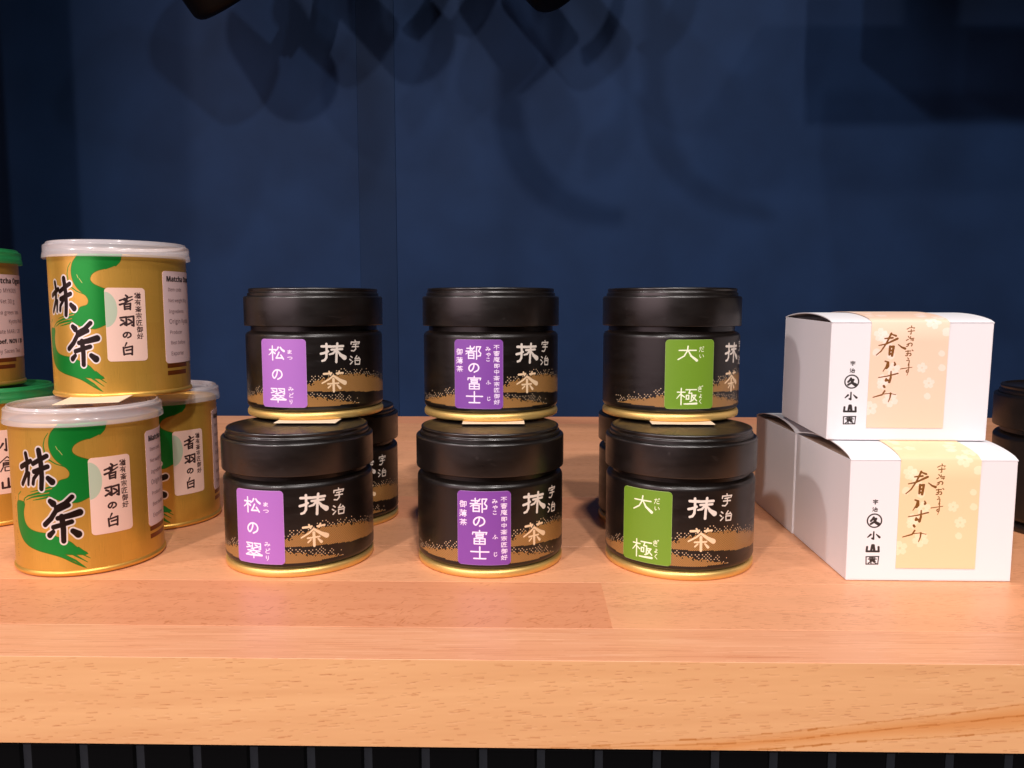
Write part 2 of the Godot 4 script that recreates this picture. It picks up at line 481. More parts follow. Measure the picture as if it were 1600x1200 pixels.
func gold_body_print() -> Image:
	var w := 2048
	var h := 704
	var tall := 66.0
	var img := sheet(w, h, c8(203, 156, 66))
	var px := w / (TAU * ROUND_GOLD)
	var py := h / tall
	# squares of gold leaf, each a little different
	var cell := int(11.3 * px)
	for i in range(0, w / cell + 1):
		for j in range(0, int(h / (11.3 * py)) + 1):
			var t := rng.randf_range(-0.035, 0.035)
			img.fill_rect(Rect2i(i * cell, int(j * 11.3 * py), cell - 1, int(11.3 * py)), Color(0.795 + t * 0.7, 0.61 + t * 0.6, 0.26 + t * 0.5))
	for k in 5000:
		var p := Vector2i(rng.randi_range(0, w - 30), rng.randi_range(0, h - 4))
		var b := img.get_pixelv(p)
		img.fill_rect(Rect2i(p.x, p.y, rng.randi_range(1, 3), rng.randi_range(8, 40)), b * rng.randf_range(0.965, 1.03))
	var at := Vector2(w / 2.0, h)
	var by := Vector2(px, -py)
	var green := c8(16, 136, 48)
	var dark := c8(96, 104, 22)
	var streaks := "a.4 b.8 -21.19 57.31 -22.61 55.23 -23.30 52.63 -22.94 50.02/a.9 b.4 -21.32 46.89 -18.91 45.30 -15.18 43.85/b.4 -16.69 59.32 -14.78 60.03 -12.92 60.47/a1.6 b.3 -18.90 36.89 -23.59 35.60 -30.28 33.97/a1.8 b.3 -21.53 34.82 -27.13 33.64 -31.83 32.26 -34.32 30.68/a1.8 b.4 -22.15 33.24 -26.61 32.60 -29.78 31.89 -32.73 30.58/a1.2 b.3 -22.74 32.18 -26.70 31.28 -29.22 30.76/a2.2 b.4 -18.02 8.95 -13.85 6.51 -10.29 3.23/a1.6 b.3 -14.65 9.28 -9.72 5.48/a1.6 b.3 -13.64 10.53 -8.72 6.96/a1.6 b.4 -12.66 11.51 -9.55 8.98/a2 b.5 -3.07 56.31 -1.19 57.70/a1.4 b.3 -6.84 54.82 -3.56 55.83/b.5 -34.5 29.4 -33.4 31.6/a.6 b.6 -38.4 29 -37.8 32.2 -36 33.6"
	var s_upper := smooth_line(numbers("-19.38 58.44 -20.65 56.27 -21.19 53.15 -20.62 50.02 -19.05 47.13 -16.54 44.70 -14.97 43.32 -14.14 41.43 -14.93 39.63 -17.83 38.71 -18.89 37.16 -20.99 35.35 -21.92 32.71 -17.32 30.51 -13.12 29.73 -10.81 30.05 -7.99 31.35 -4.69 32.52 -2.99 36.57 -2.69 39.75 -3.71 43.09 -5.46 45.43 -7.71 46.46 -10.83 47.79 -12.59 49.22 -12.96 50.81 -11.96 52.59 -9.61 54.00 -5.91 55.00 -3.07 56.31 -1.34 57.72 -0.75 59.78 -0.89 61.91 -9.18 62.60 -15.61 61.88", at, by), true, 4)
	var s_lower := smooth_line(numbers("-38.98 29.26 -34.04 29.37 -34.86 25.54 -34.39 21.84 -32.25 19.41 -28.27 18.16 -23.12 17.58 -19.10 15.95 -15.34 14.16 -13.11 11.83 -9.55 8.87 -14.66 9.01 -18.51 8.97 -10.74 3.62 -13.91 5.28 -18.56 8.06 -23.09 9.56 -28.83 10.89 -33.68 12.52 -36.98 15.01 -39.18 18.97 -39.69 23.76", at, by), true, 4)
	for pass_ in 2:      # an olive rim first, then the green
		var c := dark if pass_ == 0 else green
		for poly in [s_upper, s_lower]:
			if pass_ == 0:
				for i in poly.size():
					seg_ink(img, poly[i], poly[(i + 1) % poly.size()], 2.2, 2.2, c)
			else:
				fill_poly(img, poly, c)
		ink(img, streaks, at, by, 3.4 if pass_ == 0 else 2.6, c)
	ink(img, "-17.6 50.6 -16.4 48.8/-18.6 52.2 -18.0 50.8", at, by, 1.3, c8(214, 190, 110))
	var ma := "a.9 b.9 -31.57 49.07 -30.98 46.06 -31.61 41.27 -34.35 36.90/a1 b.9 -34.48 43.67 -29.29 46.27/a.8 b.6 -30.48 41.36 -31.08 36.83/a1.1 -25.36 50.61 -24.71 45.29 -24.67 40.05 -25.14 35.56/a.9 b.9 -28.22 45.27 -22.25 48.46/a.9 b.9 -28.02 42.13 -22.09 44.28/a.7 b.8 -26.07 41.85 -28.23 39.39 -28.70 37.36/a1 b1.3 -22.17 39.66 -20.71 38.29"
	var cha := "a1 b1.3 -21.89 30.60 -20.82 29.64/a.9 b.9 -13.84 32.12 -16.41 29.67 -19.81 27.94/a.9 b1 -15.26 28.92 -19.98 26.77 -21.95 23.71 -24.52 21.28/a.9 b1.3 -19.40 23.79 -15.25 24.67 -11.48 25.75/a.9 b.9 -21.28 20.25 -14.44 22.27/a1.1 b1 -17.89 24.43 -17.54 19.36 -17.70 14.67/a.8 b1.1 -21.38 18.50 -22.89 17.05/a1 b1.4 -14.17 18.51 -12.38 17.07"
	for g in [ma, cha]:
		ink(img, g, at, by, 11.4, c8(236, 226, 222), 7.0)
		ink(img, g, at, by, 11.4, c8(28, 11, 6))
	# a column of tiny characters beside the brushwork and two printed bars low on the side
	for k in 9:
		var y := 34.0 - k * 3.2
		for j in 3:
			var p := at + Vector2(-41.4 + rng.randf_range(-0.5, 0.5), y - j * 0.7) * by
			seg_ink(img, p, p + Vector2(rng.randf_range(2, 9), rng.randf_range(-3, 3)), 1.1, 0.8, c8(70, 40, 14))
	for r in [[16.8, 11.8, 14.0, 1.9], [16.8, 8.6, 13.0, 2.0]]:
		var p: Vector2 = at + Vector2(r[0], r[1] + r[3]) * by
		img.fill_rect(Rect2i(Vector2i(p), Vector2i(int(r[2] * px), int(r[3] * py))), c8(120, 58, 20))
		for k in 14:
			img.fill_rect(Rect2i(int(p.x) + k * 11 + 4, int(p.y) + 7, 6, 2), c8(150, 84, 34))
	return img

func name_label_print(which: String) -> Image:
	var w := 320
	var h := 634
	var img := sheet(w, h, c8(226, 190, 174))
	var m := w / 15.5      # pixels per mm
	if which == "otowa":   # the thin paper lets the green brushwork below show through
		var o := []
		for k in 24:
			var a := PI * (k / 23.0 - 0.5)
			o.append(Vector2(cos(a) * 4.6 * m, (9.0 + sin(a) * 7.4) * m))
		fill_poly(img, o, c8(172, 184, 160))
	for k in 4:
		var e := c8(244, 214, 190)
		e.a = 0.8 - 0.18 * k
		seg_ink(img, Vector2(k, 0), Vector2(k, h), 0.5, 0.5, e)
		seg_ink(img, Vector2(w - 1 - k, 0), Vector2(w - 1 - k, h), 0.5, 0.5, e)
	var inkc := c8(42, 14, 16)
	var col := func(ch: String, x: float, top: float, wide: float, high: float, pen: float) -> void:
		glyph(img, ch, (x - wide / 2) * m, top * m, (x + wide / 2) * m, (top + high) * m, pen, inkc)
	if which == "otowa":
		(col as Callable).call("音", 8.0, 2.9, 5.2, 6.2, 7.6)
		(col as Callable).call("羽", 8.0, 11.6, 5.4, 4.4, 8.4)
		(col as Callable).call("の", 7.8, 18.2, 3.8, 3.0, 6.6)
		(col as Callable).call("白", 7.8, 22.9, 4.4, 5.2, 7.4)
		var names := "猶有斎宗匠御好"
		for k in 7:
			(col as Callable).call(names[k], 12.5 + k * 0.06, 1.9 + k * 2.85, 2.5, 2.55, 3.0)
	else:
		(col as Callable).call("小", 8.4, 4.0, 6.0, 6.2, 9.0)
		(col as Callable).call("倉", 8.4, 12.6, 7.0, 7.4, 5.6)
		(col as Callable).call("山", 8.4, 23.0, 7.0, 5.4, 10.0)
	return img

func info_label_print() -> Image:
	return sheet(64, 64, c8(226, 196, 196))

func box_front_print() -> Image:
	var m := 13.0
	var img := sheet(int(62.8 * m), int(48.6 * m), c8(230, 229, 232))
	var k := c8(46, 40, 40)
	var h := 48.6
	var col := func(ch: String, x: float, y: float, wide: float, high: float, pen: float) -> void:
		glyph(img, ch, (x - wide / 2) * m, (h - y - high / 2) * m, (x + wide / 2) * m, (h - y + high / 2) * m, pen, k)
	(col as Callable).call("宇", 9.5, 32.0, 2.1, 2.1, 1.9)
	(col as Callable).call("治", 9.5, 29.0, 2.2, 1.9, 1.9)
	var c := Vector2(9.45, h - 24.3) * m
	for i in 48:
		seg_ink(img, c + Vector2.from_angle(TAU * i / 48) * 2.75 * m, c + Vector2.from_angle(TAU * (i + 1) / 48) * 2.75 * m, 3.4, 3.4, k)
	(col as Callable).call("久", 9.45, 24.3, 3.3, 3.1, 5.6)
	(col as Callable).call("小", 9.4, 18.2, 5.2, 3.3, 4.6)
	(col as Callable).call("seal_san", 9.3, 13.0, 6.2, 4.0, 5.4)
	(col as Callable).call("園", 9.3, 7.9, 5.3, 3.7, 2.9)
	return img

# the paper band: blossoms all along it and gold writing on the front; front is the lowest 43.4 mm
func band_print(wide: float, front: float, whole: float) -> Image:
	var m := 12.6
	var img := sheet(int(wide * m), int(whole * m), c8(240, 213, 184))
	for k in 58:
		var p := Vector2(rng.randf() * wide * m, rng.randf() * whole * m)
		var r := rng.randf_range(1.3, 2.1) * m
		var t := rng.randf() * TAU
		var c := c8(253, 238, 224, 0.6)
		if rng.randf() < 0.45:
			fill_poly(img, petal(p, r, t), c)
		else:
			for j in 5:
				fill_poly(img, petal(p + Vector2.from_angle(t + TAU * j / 5) * r * 0.95, r * 0.72, t + TAU * j / 5), c)
	var gold := c8(92, 54, 14)
	var at := Vector2(-3.6, whole - front - 1.3) * m
	var by := Vector2(1, 1) * m * 0.0316
	for pass_ in 2:
		var w := 4.6 if pass_ == 0 else 2.6
		var c := gold if pass_ == 0 else c8(128, 82, 26)
		ink(img, "a.6 b1.1 350 215 420 240/a.7 285 275 380 265/a.5 b1.2 215 362 300 345 440 275/a1.1 b.5 360 210 310 330 250 430 190 485/a.5 b1.3 455 350 500 385 540 400/a1.3 355 375 350 480/a1.1 b1.3 355 380 400 375 385 490/350 425 390 425/350 468 385 465", at, by, w, c)
		ink(img, "a.8 b1.5 305 560 345 575 345 625 325 645/b.4 335 585 320 630 285 690/a.7 b1.2 420 575 432 600 425 608", at, by, w, c)
		ink(img, "a.5 b.8 235 768 340 750 470 715/a.7 b1.4 385 690 385 770 370 825/b1.3 330 785 325 808 345 802", at, by, w, c)
		ink(img, "a1.2 b1.2 305 875 314 890/a.9 b.5 320 940 290 990 180 1022/a.5 b.4 180 1022 300 980 380 970 460 985/b.4 395 970 392 1020 372 1080", at, by, w, c)
		ink(img, "600 115 605 130/b.6 550 155 580 138 640 138 630 155/565 185 640 176/600 160 602 215 592 218/570 245 580 260/550 297 572 285/600 250 592 275 640 270/606 292 636 288 630 302/~ 585 335 575 365 555 375/~ 560 350 600 330 625 345 615 368/550 435 612 430/~ 578 425 576 485 552 490/~ 560 468 608 458 616 482 598 492/628 418 640 428/578 518 592 526/~ 570 552 596 545 600 575 590 610/b.7 500 658 640 636/b.5 600 600 600 690 582 740/~ 598 668 572 680 578 700 598 690", at, by, w * 0.5, c)
	return img

func petal(p: Vector2, r: float, t: float) -> Array:
	var o := []
	for i in 20:
		var a := TAU * i / 20
		var k := 1.0 - 0.22 * exp(-pow(wrapf(a, -PI, PI) / 0.28, 2.0))     # the notch of a blossom petal
		o.append(p + Vector2(cos(a) * k, sin(a) * 0.86).rotated(t) * r)
	return o

# print for one long plank: its top face in the upper part of the sheet, its front face in the lower part
func plank_print(top_px: int, front_px: int, top_curly: bool, base: Color, front_base: Color) -> Image:
	var w := 2048
	var img := sheet(w, top_px + front_px, base)
	var n := FastNoiseLite.new()
	n.seed = 5 + top_px
	n.frequency = 0.012
	n.fractal_octaves = 3
	for y in top_px + front_px:
		var b := base if y < top_px else front_base
		for x in w:
			var t := n.get_noise_2d(x * 0.35, y * 5.0) * 0.5 + n.get_noise_2d(x * 0.06 + 900.0, (y + x * (0.0 if y < top_px else 0.07)) * 2.2) * 0.8
			var v := 1.0 + 0.05 * t
			img.set_pixel(x, y, Color(b.r * (v * 0.6 + 0.4), b.g * v, b.b * (v * 1.25 - 0.25)))
	var dark := c8(172, 98, 54)
	if top_curly:
		for k in 2600:
			var p := Vector2(rng.randf() * w, pow(rng.randf(), 0.7) * top_px)
			var tilt := 0.15 + n.get_noise_2d(p.x * 0.5, p.y * 1.2) * 1.5
			if p.y > top_px * 0.5 and rng.randf() < 0.5:
				tilt = 0.6 + n.get_noise_2d(p.x * 0.8, 40.0) * 1.6
			var c := dark
			c.a = rng.randf_range(0.2, 0.8)
			var r := rng.randf_range(0.35, 0.95)
			if rng.randf() < 0.06:
				r = rng.randf_range(1.2, 2.4)
				c.a *= 0.7
			seg_ink(img, p, p + Vector2(cos(tilt), -sin(tilt)) * rng.randf_range(2.0, 11.0), r, r * 0.6, c)
	else:
		for k in 800:      # fine quartersawn streaks, light and dark
			var p := Vector2(rng.randf() * w, rng.randf() * top_px)
			seg_ink(img, p, p + Vector2(rng.randf_range(20, 110), -rng.randf_range(0.0, 3.0)), 0.4, 0.25, c8(246, 196, 160, 0.5) if k % 2 else c8(182, 104, 64, 0.45))
	for k in 1700:
		var p := Vector2(rng.randf() * w, top_px + rng.randf() * front_px)
		var tilt := 0.06 + 0.10 * n.get_noise_2d(p.x * 0.2, p.y)
		var l := rng.randf_range(4.0, 16.0)
		var c := dark
		c.a = rng.randf_range(0.15, 0.7)
		var r := rng.randf_range(0.2, 0.48)
		seg_ink(img, p, p + Vector2(cos(tilt), -sin(tilt)) * l, r * 0.5, r, c)
		if k % 3 == 0:
			seg_ink(img, p + Vector2(0, 1.4), p + Vector2(cos(tilt) * l, 1.4 - sin(tilt) * l), 0.3, 0.3, c8(252, 206, 160, 0.5))
	return img

# the darker heart streak and the finger joint on the front edge: (x, y) as metres along and share of the height down
func heart_and_joint(img: Image, top_px: int, front_px: int, long: float) -> void:
	var at := Vector2(1024.0, top_px)
	var by := Vector2(2048.0 / long, front_px)
	var right := numbers("0.1535 0 0.26 0 0.26 1 0.1535 1 0.1535 0.90 0.1700 0.83 0.1535 0.76 0.1680 0.67 0.1535 0.54 0.1720 0.46 0.1535 0.40", at, by)
	var c := c8(214, 128, 58)
	for k in 6:
		c.a = 0.10
		var u := k * 0.022
		fill_poly(img, smooth_line(numbers("0.02 %f 0.068 %f 0.10 %f 0.13 %f 0.153 %f 0.153 %f 0.13 %f 0.10 %f 0.068 %f 0.04 1.1" % [1.02 + u, 0.82 + u, 0.68 + u, 0.54 + u, 0.42 + u, 0.72 - u, 0.80 - u, 0.88 - u, 1.0 - u], at, by), true, 3), c)
	c = c8(176, 98, 36)
	for l in ["0.02 0.96 0.068 0.82 0.10 0.68 0.13 0.54 0.153 0.42", "0.04 1.06 0.068 0.99 0.10 0.88 0.13 0.80 0.153 0.72", "0.00 1.0 0.068 0.90 0.10 0.77 0.153 0.55"]:
		var pts := smooth_line(numbers(l, at, by), false, 12)
		for i in pts.size() - 1:
			c.a = rng.randf_range(0.1, 0.7)
			var r := rng.randf_range(0.3, 1.3)
			seg_ink(img, pts[i] + Vector2(0, rng.randf_range(-1, 1)), pts[i + 1], r, r, c)
	fill_poly(img, right, c8(232, 160, 108, 0.75))
	for k in 3:
		var y: float = [0.42, 0.70, 0.86][k]
		fill_poly(img, numbers("0.1535 %f 0.1735 %f 0.1535 %f" % [y, y + 0.05, y + 0.12], at, by), c8(206, 122, 58, 0.55))

# a plank whose top face shows the upper share of its print and whose front face shows the rest
func plank_mesh(lo: Vector3, hi: Vector3, long: float, split: float, shift: float) -> ArrayMesh:
	var st := begin()
	chamfer(st, lo, hi, 0.00012)
	var a := st.commit_to_arrays()
	var v: PackedVector3Array = a[Mesh.ARRAY_VERTEX]
	var n: PackedVector3Array = a[Mesh.ARRAY_NORMAL]
	var uv: PackedVector2Array = a[Mesh.ARRAY_TEX_UV]
	for i in v.size():
		var t := 0.0
		if n[i].z > 0.9:
			t = split + (1.0 - split) * (0.004 + 0.992 * (hi.y - v[i].y) / (hi.y - lo.y))
		else:
			t = split * (0.004 + 0.992 * (v[i].z - lo.z) / (hi.z - lo.z))
		uv[i] = Vector2((v[i].x + shift) / long + 0.5, t)
	a[Mesh.ARRAY_TEX_UV] = uv
	var m := ArrayMesh.new()
	m.add_surface_from_arrays(Mesh.PRIMITIVE_TRIANGLES, a)
	return m

# grey mottling between two tones, for paint and smudges
func mottle(size: int, low: float, high: float, freq: float, seed_: int) -> Image:
	var n := FastNoiseLite.new()
	n.seed = seed_
	n.frequency = freq
	n.fractal_octaves = 4
	var img := n.get_seamless_image(size, size)
	img.convert(Image.FORMAT_RGB8)
	for y in size:
		for x in size:
			var v := lerpf(low, high, img.get_pixel(x, y).r)
			img.set_pixel(x, y, Color(v, v, v))
	return img

func beech(curly: bool, seed_: int) -> Image:
	var w := 1024
	var h := 384
	var n := FastNoiseLite.new()
	n.seed = seed_
	n.frequency = 0.01
	n.fractal_octaves = 3
	var fine := FastNoiseLite.new()
	fine.seed = seed_ + 7
	fine.frequency = 0.12
	var img := sheet(w, h, Color.WHITE)
	for y in h:
		var edge := minf(y, h - 1 - y) / 40.0
		for x in w:
			var a := TAU * x / w
			var cx := cos(a) * 40.0
			var cz := sin(a) * 40.0
			var t := n.get_noise_3d(cx * 0.8, y * (1.1 if not curly else 0.9), cz * 0.8) * 0.9
			var g := fine.get_noise_3d(cx * 1.2, y * 2.4, cz * 1.2) * 0.34
			var v := 1.0 + 0.050 * t + 0.035 * g
			img.set_pixel(x, y, Color(0.885 * v, 0.65 * (v * 1.05 - 0.05), 0.495 * (v * 1.1 - 0.1)))
	var dark := c8(168, 104, 66)
	for k in (3600 if not curly else 3000):
		var p := Vector2(rng.randf() * w, rng.randf() * h)
		var l := rng.randf_range(4.0, 16.0)
		var tilt := n.get_noise_2d(p.x * 0.4, p.y) * 0.3 + 0.05
		var r := rng.randf_range(0.3, 0.75)
		var c := dark
		c.a = rng.randf_range(0.25, 0.9) * clampf(0.8 + 1.2 * n.get_noise_2d(p.x * 0.3 + 400.0, p.y * 0.8), 0.2, 1.0)
		if curly and k < 1300:
			tilt = 0.5 + n.get_noise_2d(p.x * 1.5, p.y * 1.5) * 2.0
			l = rng.randf_range(4.0, 15.0)
			r = rng.randf_range(0.5, 1.7)
			c.a = rng.randf_range(0.15, 0.5)
		seg_ink(img, p, p + Vector2(cos(tilt), -sin(tilt)) * l, r, r * 0.5, c)
	return img

# ------------------------------------------------------------------ builders
func make_materials() -> void:
	learn_glyphs()
	mats.black = printed(black_body_print(), 0.34)
	mats.black_plain = mat(c8(17, 12, 10), 0.32)
	mats.black.metallic_specular = 0.52
	mats.black_plain.metallic_specular = 0.64
	var smudge := mottle(256, 0.27, 0.40, 0.03, 21)
	for k in 160:
		var p := Vector2(rng.randf(), rng.randf()) * 256.0
		seg_ink(smudge, p, p + Vector2.from_angle(rng.randf() * TAU) * rng.randf_range(0.0, 9.0), 0.3, 0.3, Color(0.75, 0.75, 0.75, 0.5))
	for m in [mats.black, mats.black_plain]:
		m.roughness = 1.0
		m.roughness_texture = ImageTexture.create_from_image(smudge)
	mats.lilac = printed(sticker_print(c8(168, 106, 190), Rect2(90, 97, 625, 1000), [["松", 205, 185, 450, 410, 6.51], ["の", 240, 520, 420, 705, 6.51], ["翠", 215, 800, 450, 1025, 5.58], ["ま", 475, 250, 543, 312, 2.48], ["つ", 475, 345, 546, 398, 2.48], ["み", 475, 790, 552, 852, 2.48], ["ど", 475, 880, 548, 952, 2.48], ["り", 482, 975, 540, 1045, 2.48]], c8(248, 232, 246)), 0.42)
	mats.purple = printed(sticker_print(c8(126, 68, 158), Rect2(95, 92, 695, 1006), [["都", 260, 175, 500, 378, 5.40], ["の", 290, 418, 475, 582, 6.00], ["富", 280, 615, 497, 815, 5.16], ["士", 270, 840, 510, 1018, 5.76], ["み", 545, 195, 622, 255, 2.52], ["や", 552, 278, 622, 338, 2.52], ["こ", 552, 348, 612, 408, 2.52], ["ふ", 550, 680, 626, 742, 2.52], ["じ", 558, 918, 618, 980, 2.52],
		["不", 658, 165, 742, 235, 2.52], ["審", 656, 254, 744, 328, 2.28], ["庵", 656, 342, 744, 418, 2.28], ["即", 660, 438, 742, 505, 2.52], ["中", 662, 524, 740, 592, 2.52], ["斎", 656, 612, 744, 684, 2.28], ["宗", 660, 702, 742, 770, 2.52], ["匠", 660, 788, 742, 856, 2.52], ["御", 660, 874, 744, 944, 2.40], ["好", 660, 960, 746, 1032, 2.52],
		["御", 120, 222, 222, 318, 2.76], ["薄", 120, 344, 224, 446, 2.76], ["茶", 120, 470, 226, 566, 2.88]], c8(242, 228, 246)), 0.42)
	mats.green = printed(sticker_print(c8(108, 146, 38), Rect2(298, 252, 188, 270), [["大", 342, 275, 420, 336, 5.95], ["極", 340, 438, 420, 506, 5.21], ["だ", 423, 279, 444, 301, 2.36], ["い", 424, 306, 444, 326, 2.36], ["ぎ", 420, 431, 443, 456, 2.36], ["ょ", 424, 460, 442, 480, 2.36], ["く", 424, 482, 442, 503, 2.36]], c8(240, 244, 214)), 0.42)
	mats.brass = mat(c8(232, 194, 116), 0.42, 0.75)
	mats.gold = printed(gold_body_print(), 0.34, 0.5)
	mats.gold_ring = mat(c8(228, 180, 88), 0.4, 0.75)
	mats.white_lid = mat(Color(0.95, 0.92, 0.93, 0.38), 0.28)
	mats.white_lid.transparency = BaseMaterial3D.TRANSPARENCY_ALPHA
	mats.white_lid.clearcoat_enabled = true
	mats.white_lid.clearcoat = 0.7
	mats.white_lid.clearcoat_roughness = 0.12
	mats.green_lid = mat(Color(0.16, 0.56, 0.31, 0.72), 0.36)
	mats.green_lid.transparency = BaseMaterial3D.TRANSPARENCY_ALPHA
	mats.otowa = printed(name_label_print("otowa"), 0.55)
	mats.ogura = printed(name_label_print("ogura"), 0.55)
	mats.info = printed(info_label_print(), 0.55)
	mats.text_black = mat(c8(30, 18, 22), 0.6)
	mats.text_grey = mat(c8(112, 80, 86), 0.6)
	mats.card = mat(c8(232, 208, 178), 0.7)
	mats.board = mat(c8(230, 229, 232), 0.55)
	mats.board_inside = mat(c8(176, 150, 132), 0.8)
	mats.box_print = printed(box_front_print(), 0.5)
	mats.band = printed(band_print(30.2, 43.4, 107.0), 0.5)
	mats.band.albedo_color = Color(1.0, 0.975, 0.90)
	mats.band_pink = mats.band.duplicate()
	mats.band_pink.albedo_color = Color(1.0, 0.965, 0.98)
	mats.metal_black = mat(Color(0.012, 0.012, 0.014), 0.5)
	mats.metal_black.metallic_specular = 0.25

func make_meshes() -> void:
	var b := ROUND_BLACK
	mats.m_black_body = lathe([[Vector2(0, 3.4), Vector2(29.0, 3.4)], [Vector2(29.0, 3.4)] + arc(28.2, 5.8, 2.4, -50, 0, 6) + [Vector2(b, 6.2)], [Vector2(b, 6.2), Vector2(b, 35.4)], arc(b - 2.2, 35.4, 2.2, 0, 80, 8) + [Vector2(28.2, 38.0)], [Vector2(28.2, 38.0), Vector2(28.2, 41.5)]], 128, 42.0)
	mats.m_black_ring = lathe([[Vector2(0, 0.5), Vector2(29.0, 0.5)], [Vector2(29.0, 0.5), Vector2(29.0, 0.0)], [Vector2(29.0, 0.0), Vector2(29.9, 0.05), Vector2(30.4, 0.4), Vector2(30.6, 1.1), Vector2(30.55, 2.2), Vector2(30.2, 2.9), Vector2(29.6, 3.3), Vector2(28.6, 3.4)]], 128)
	mats.m_black_lid = lathe([[Vector2(28.4, 40.2), Vector2(30.9, 40.2)], arc(30.6, 40.6, 0.4, -80, 0, 3) + [Vector2(31.0, 52.2)] + arc(30.0, 52.3, 1.0, 0, 88, 6), [Vector2(30.0, 53.3), Vector2(29.5, 53.3)], [Vector2(29.3, 53.3), Vector2(29.3, 54.3)] + arc(28.9, 54.4, 0.4, 0, 85, 4) + [Vector2(28.7, 54.85), Vector2(28.7, 55.3)] + arc(28.2, 56.1, 0.65, -30, 150, 8), [Vector2(27.6, 56.4), Vector2(27.2, 56.0), Vector2(0, 56.0)]], 128)
	mats.m_sticker = sticker_mesh(b + 0.02, 21.1, 5.6, 34.9, 1.5)
	var g := ROUND_GOLD
	mats.m_gold_body = lathe([[Vector2(0, 1.0), Vector2(27.4, 1.0)], [Vector2(27.4, 1.0), Vector2(g, 2.6), Vector2(g, 3.2)], [Vector2(g, 3.2), Vector2(g, 60.4)], arc(27.4, 60.4, 0.5, 0, 180, 6), [Vector2(26.9, 60.4), Vector2(26.5, 58.6), Vector2(0, 58.6)]], 128, 66.0)
	mats.m_gold_ring = lathe([[Vector2(0, 0.4), Vector2(27.0, 0.4)], [Vector2(27.0, 0.4)] + arc(27.3, 1.5, 1.25, -80, 95, 10) + [Vector2(26.9, 2.9)]], 128)
	mats.m_gold_lid = lathe([[Vector2(28.9, 59.6), Vector2(29.7, 59.6)], arc(29.6, 59.9, 0.3, -60, 20, 3) + [Vector2(29.75, 61.2), Vector2(29.6, 62.0)], [Vector2(29.6, 62.0), Vector2(29.45, 62.1), Vector2(29.4, 64.6)] + arc(28.6, 64.8, 0.8, 0, 75, 5), [Vector2(28.8, 65.6), Vector2(28.3, 65.65), Vector2(28.2, 66.2)] + arc(27.6, 66.2, 0.55, 10, 170, 7) + [Vector2(26.9, 65.3)], [Vector2(26.9, 65.3), Vector2(25.2, 64.9), Vector2(24.8, 65.3), Vector2(24.0, 65.3), Vector2(23.6, 64.8), Vector2(0, 64.8)]], 128)
	mats.m_name = sticker_mesh(g + 0.02, 15.5, 15.9, 46.8, 1.5, 0.1)
	mats.m_info = sticker_mesh(g + 0.02, 38.0, 14.0, 54.4, 1.6, 0.1)

func black_can(label: String, group: String, at: Vector3, print_turn: float, sticker: Material, sticker_label: String, offset := -41.7) -> Node3D:
	var t := thing("tea_can", label, "tea can", at, deg_to_rad(print_turn), group)
	part("body", mats.m_black_body, mats.black, t)
	part("base_ring", mats.m_black_ring, mats.brass, t)
	var lid := part("lid", mats.m_black_lid, mats.black_plain, t)
	lid.rotation.y = rng.randf() * 3.0
	if sticker:
		var s := part("label", mats.m_sticker, sticker, t, sticker_label)
		s.rotation.y = deg_to_rad(offset)
	return t

func gold_can(label: String, at: Vector3, turn: float, lid: Material, name_mat: Material, rows: Array) -> Node3D:
	var t := thing("tea_can", label, "tea can", at, deg_to_rad(turn), "gold tea cans")
	part("body", mats.m_gold_body, mats.gold, t)
	part("base_ring", mats.m_gold_ring, mats.gold_ring, t)
	part("lid", mats.m_gold_lid, lid, t)
	part("label", mats.m_name, name_mat, t, "small pink paper label with brush written characters")
	var i := part("label", mats.m_info, mats.info, t, "large pale paper label with printed text")
	i.rotation.y = deg_to_rad(33.0) + 19.0 / ROUND_GOLD
	var dark := []
	var grey := []
	for r in rows:
		(dark if r[4] else grey).append(r)
	if dark.size():
		part("lettering", bent_text(dark, ROUND_GOLD + 0.17), mats.text_black, i)
	if grey.size():
		part("lettering", bent_text(grey, ROUND_GOLD + 0.17), mats.text_grey, i)
	return t

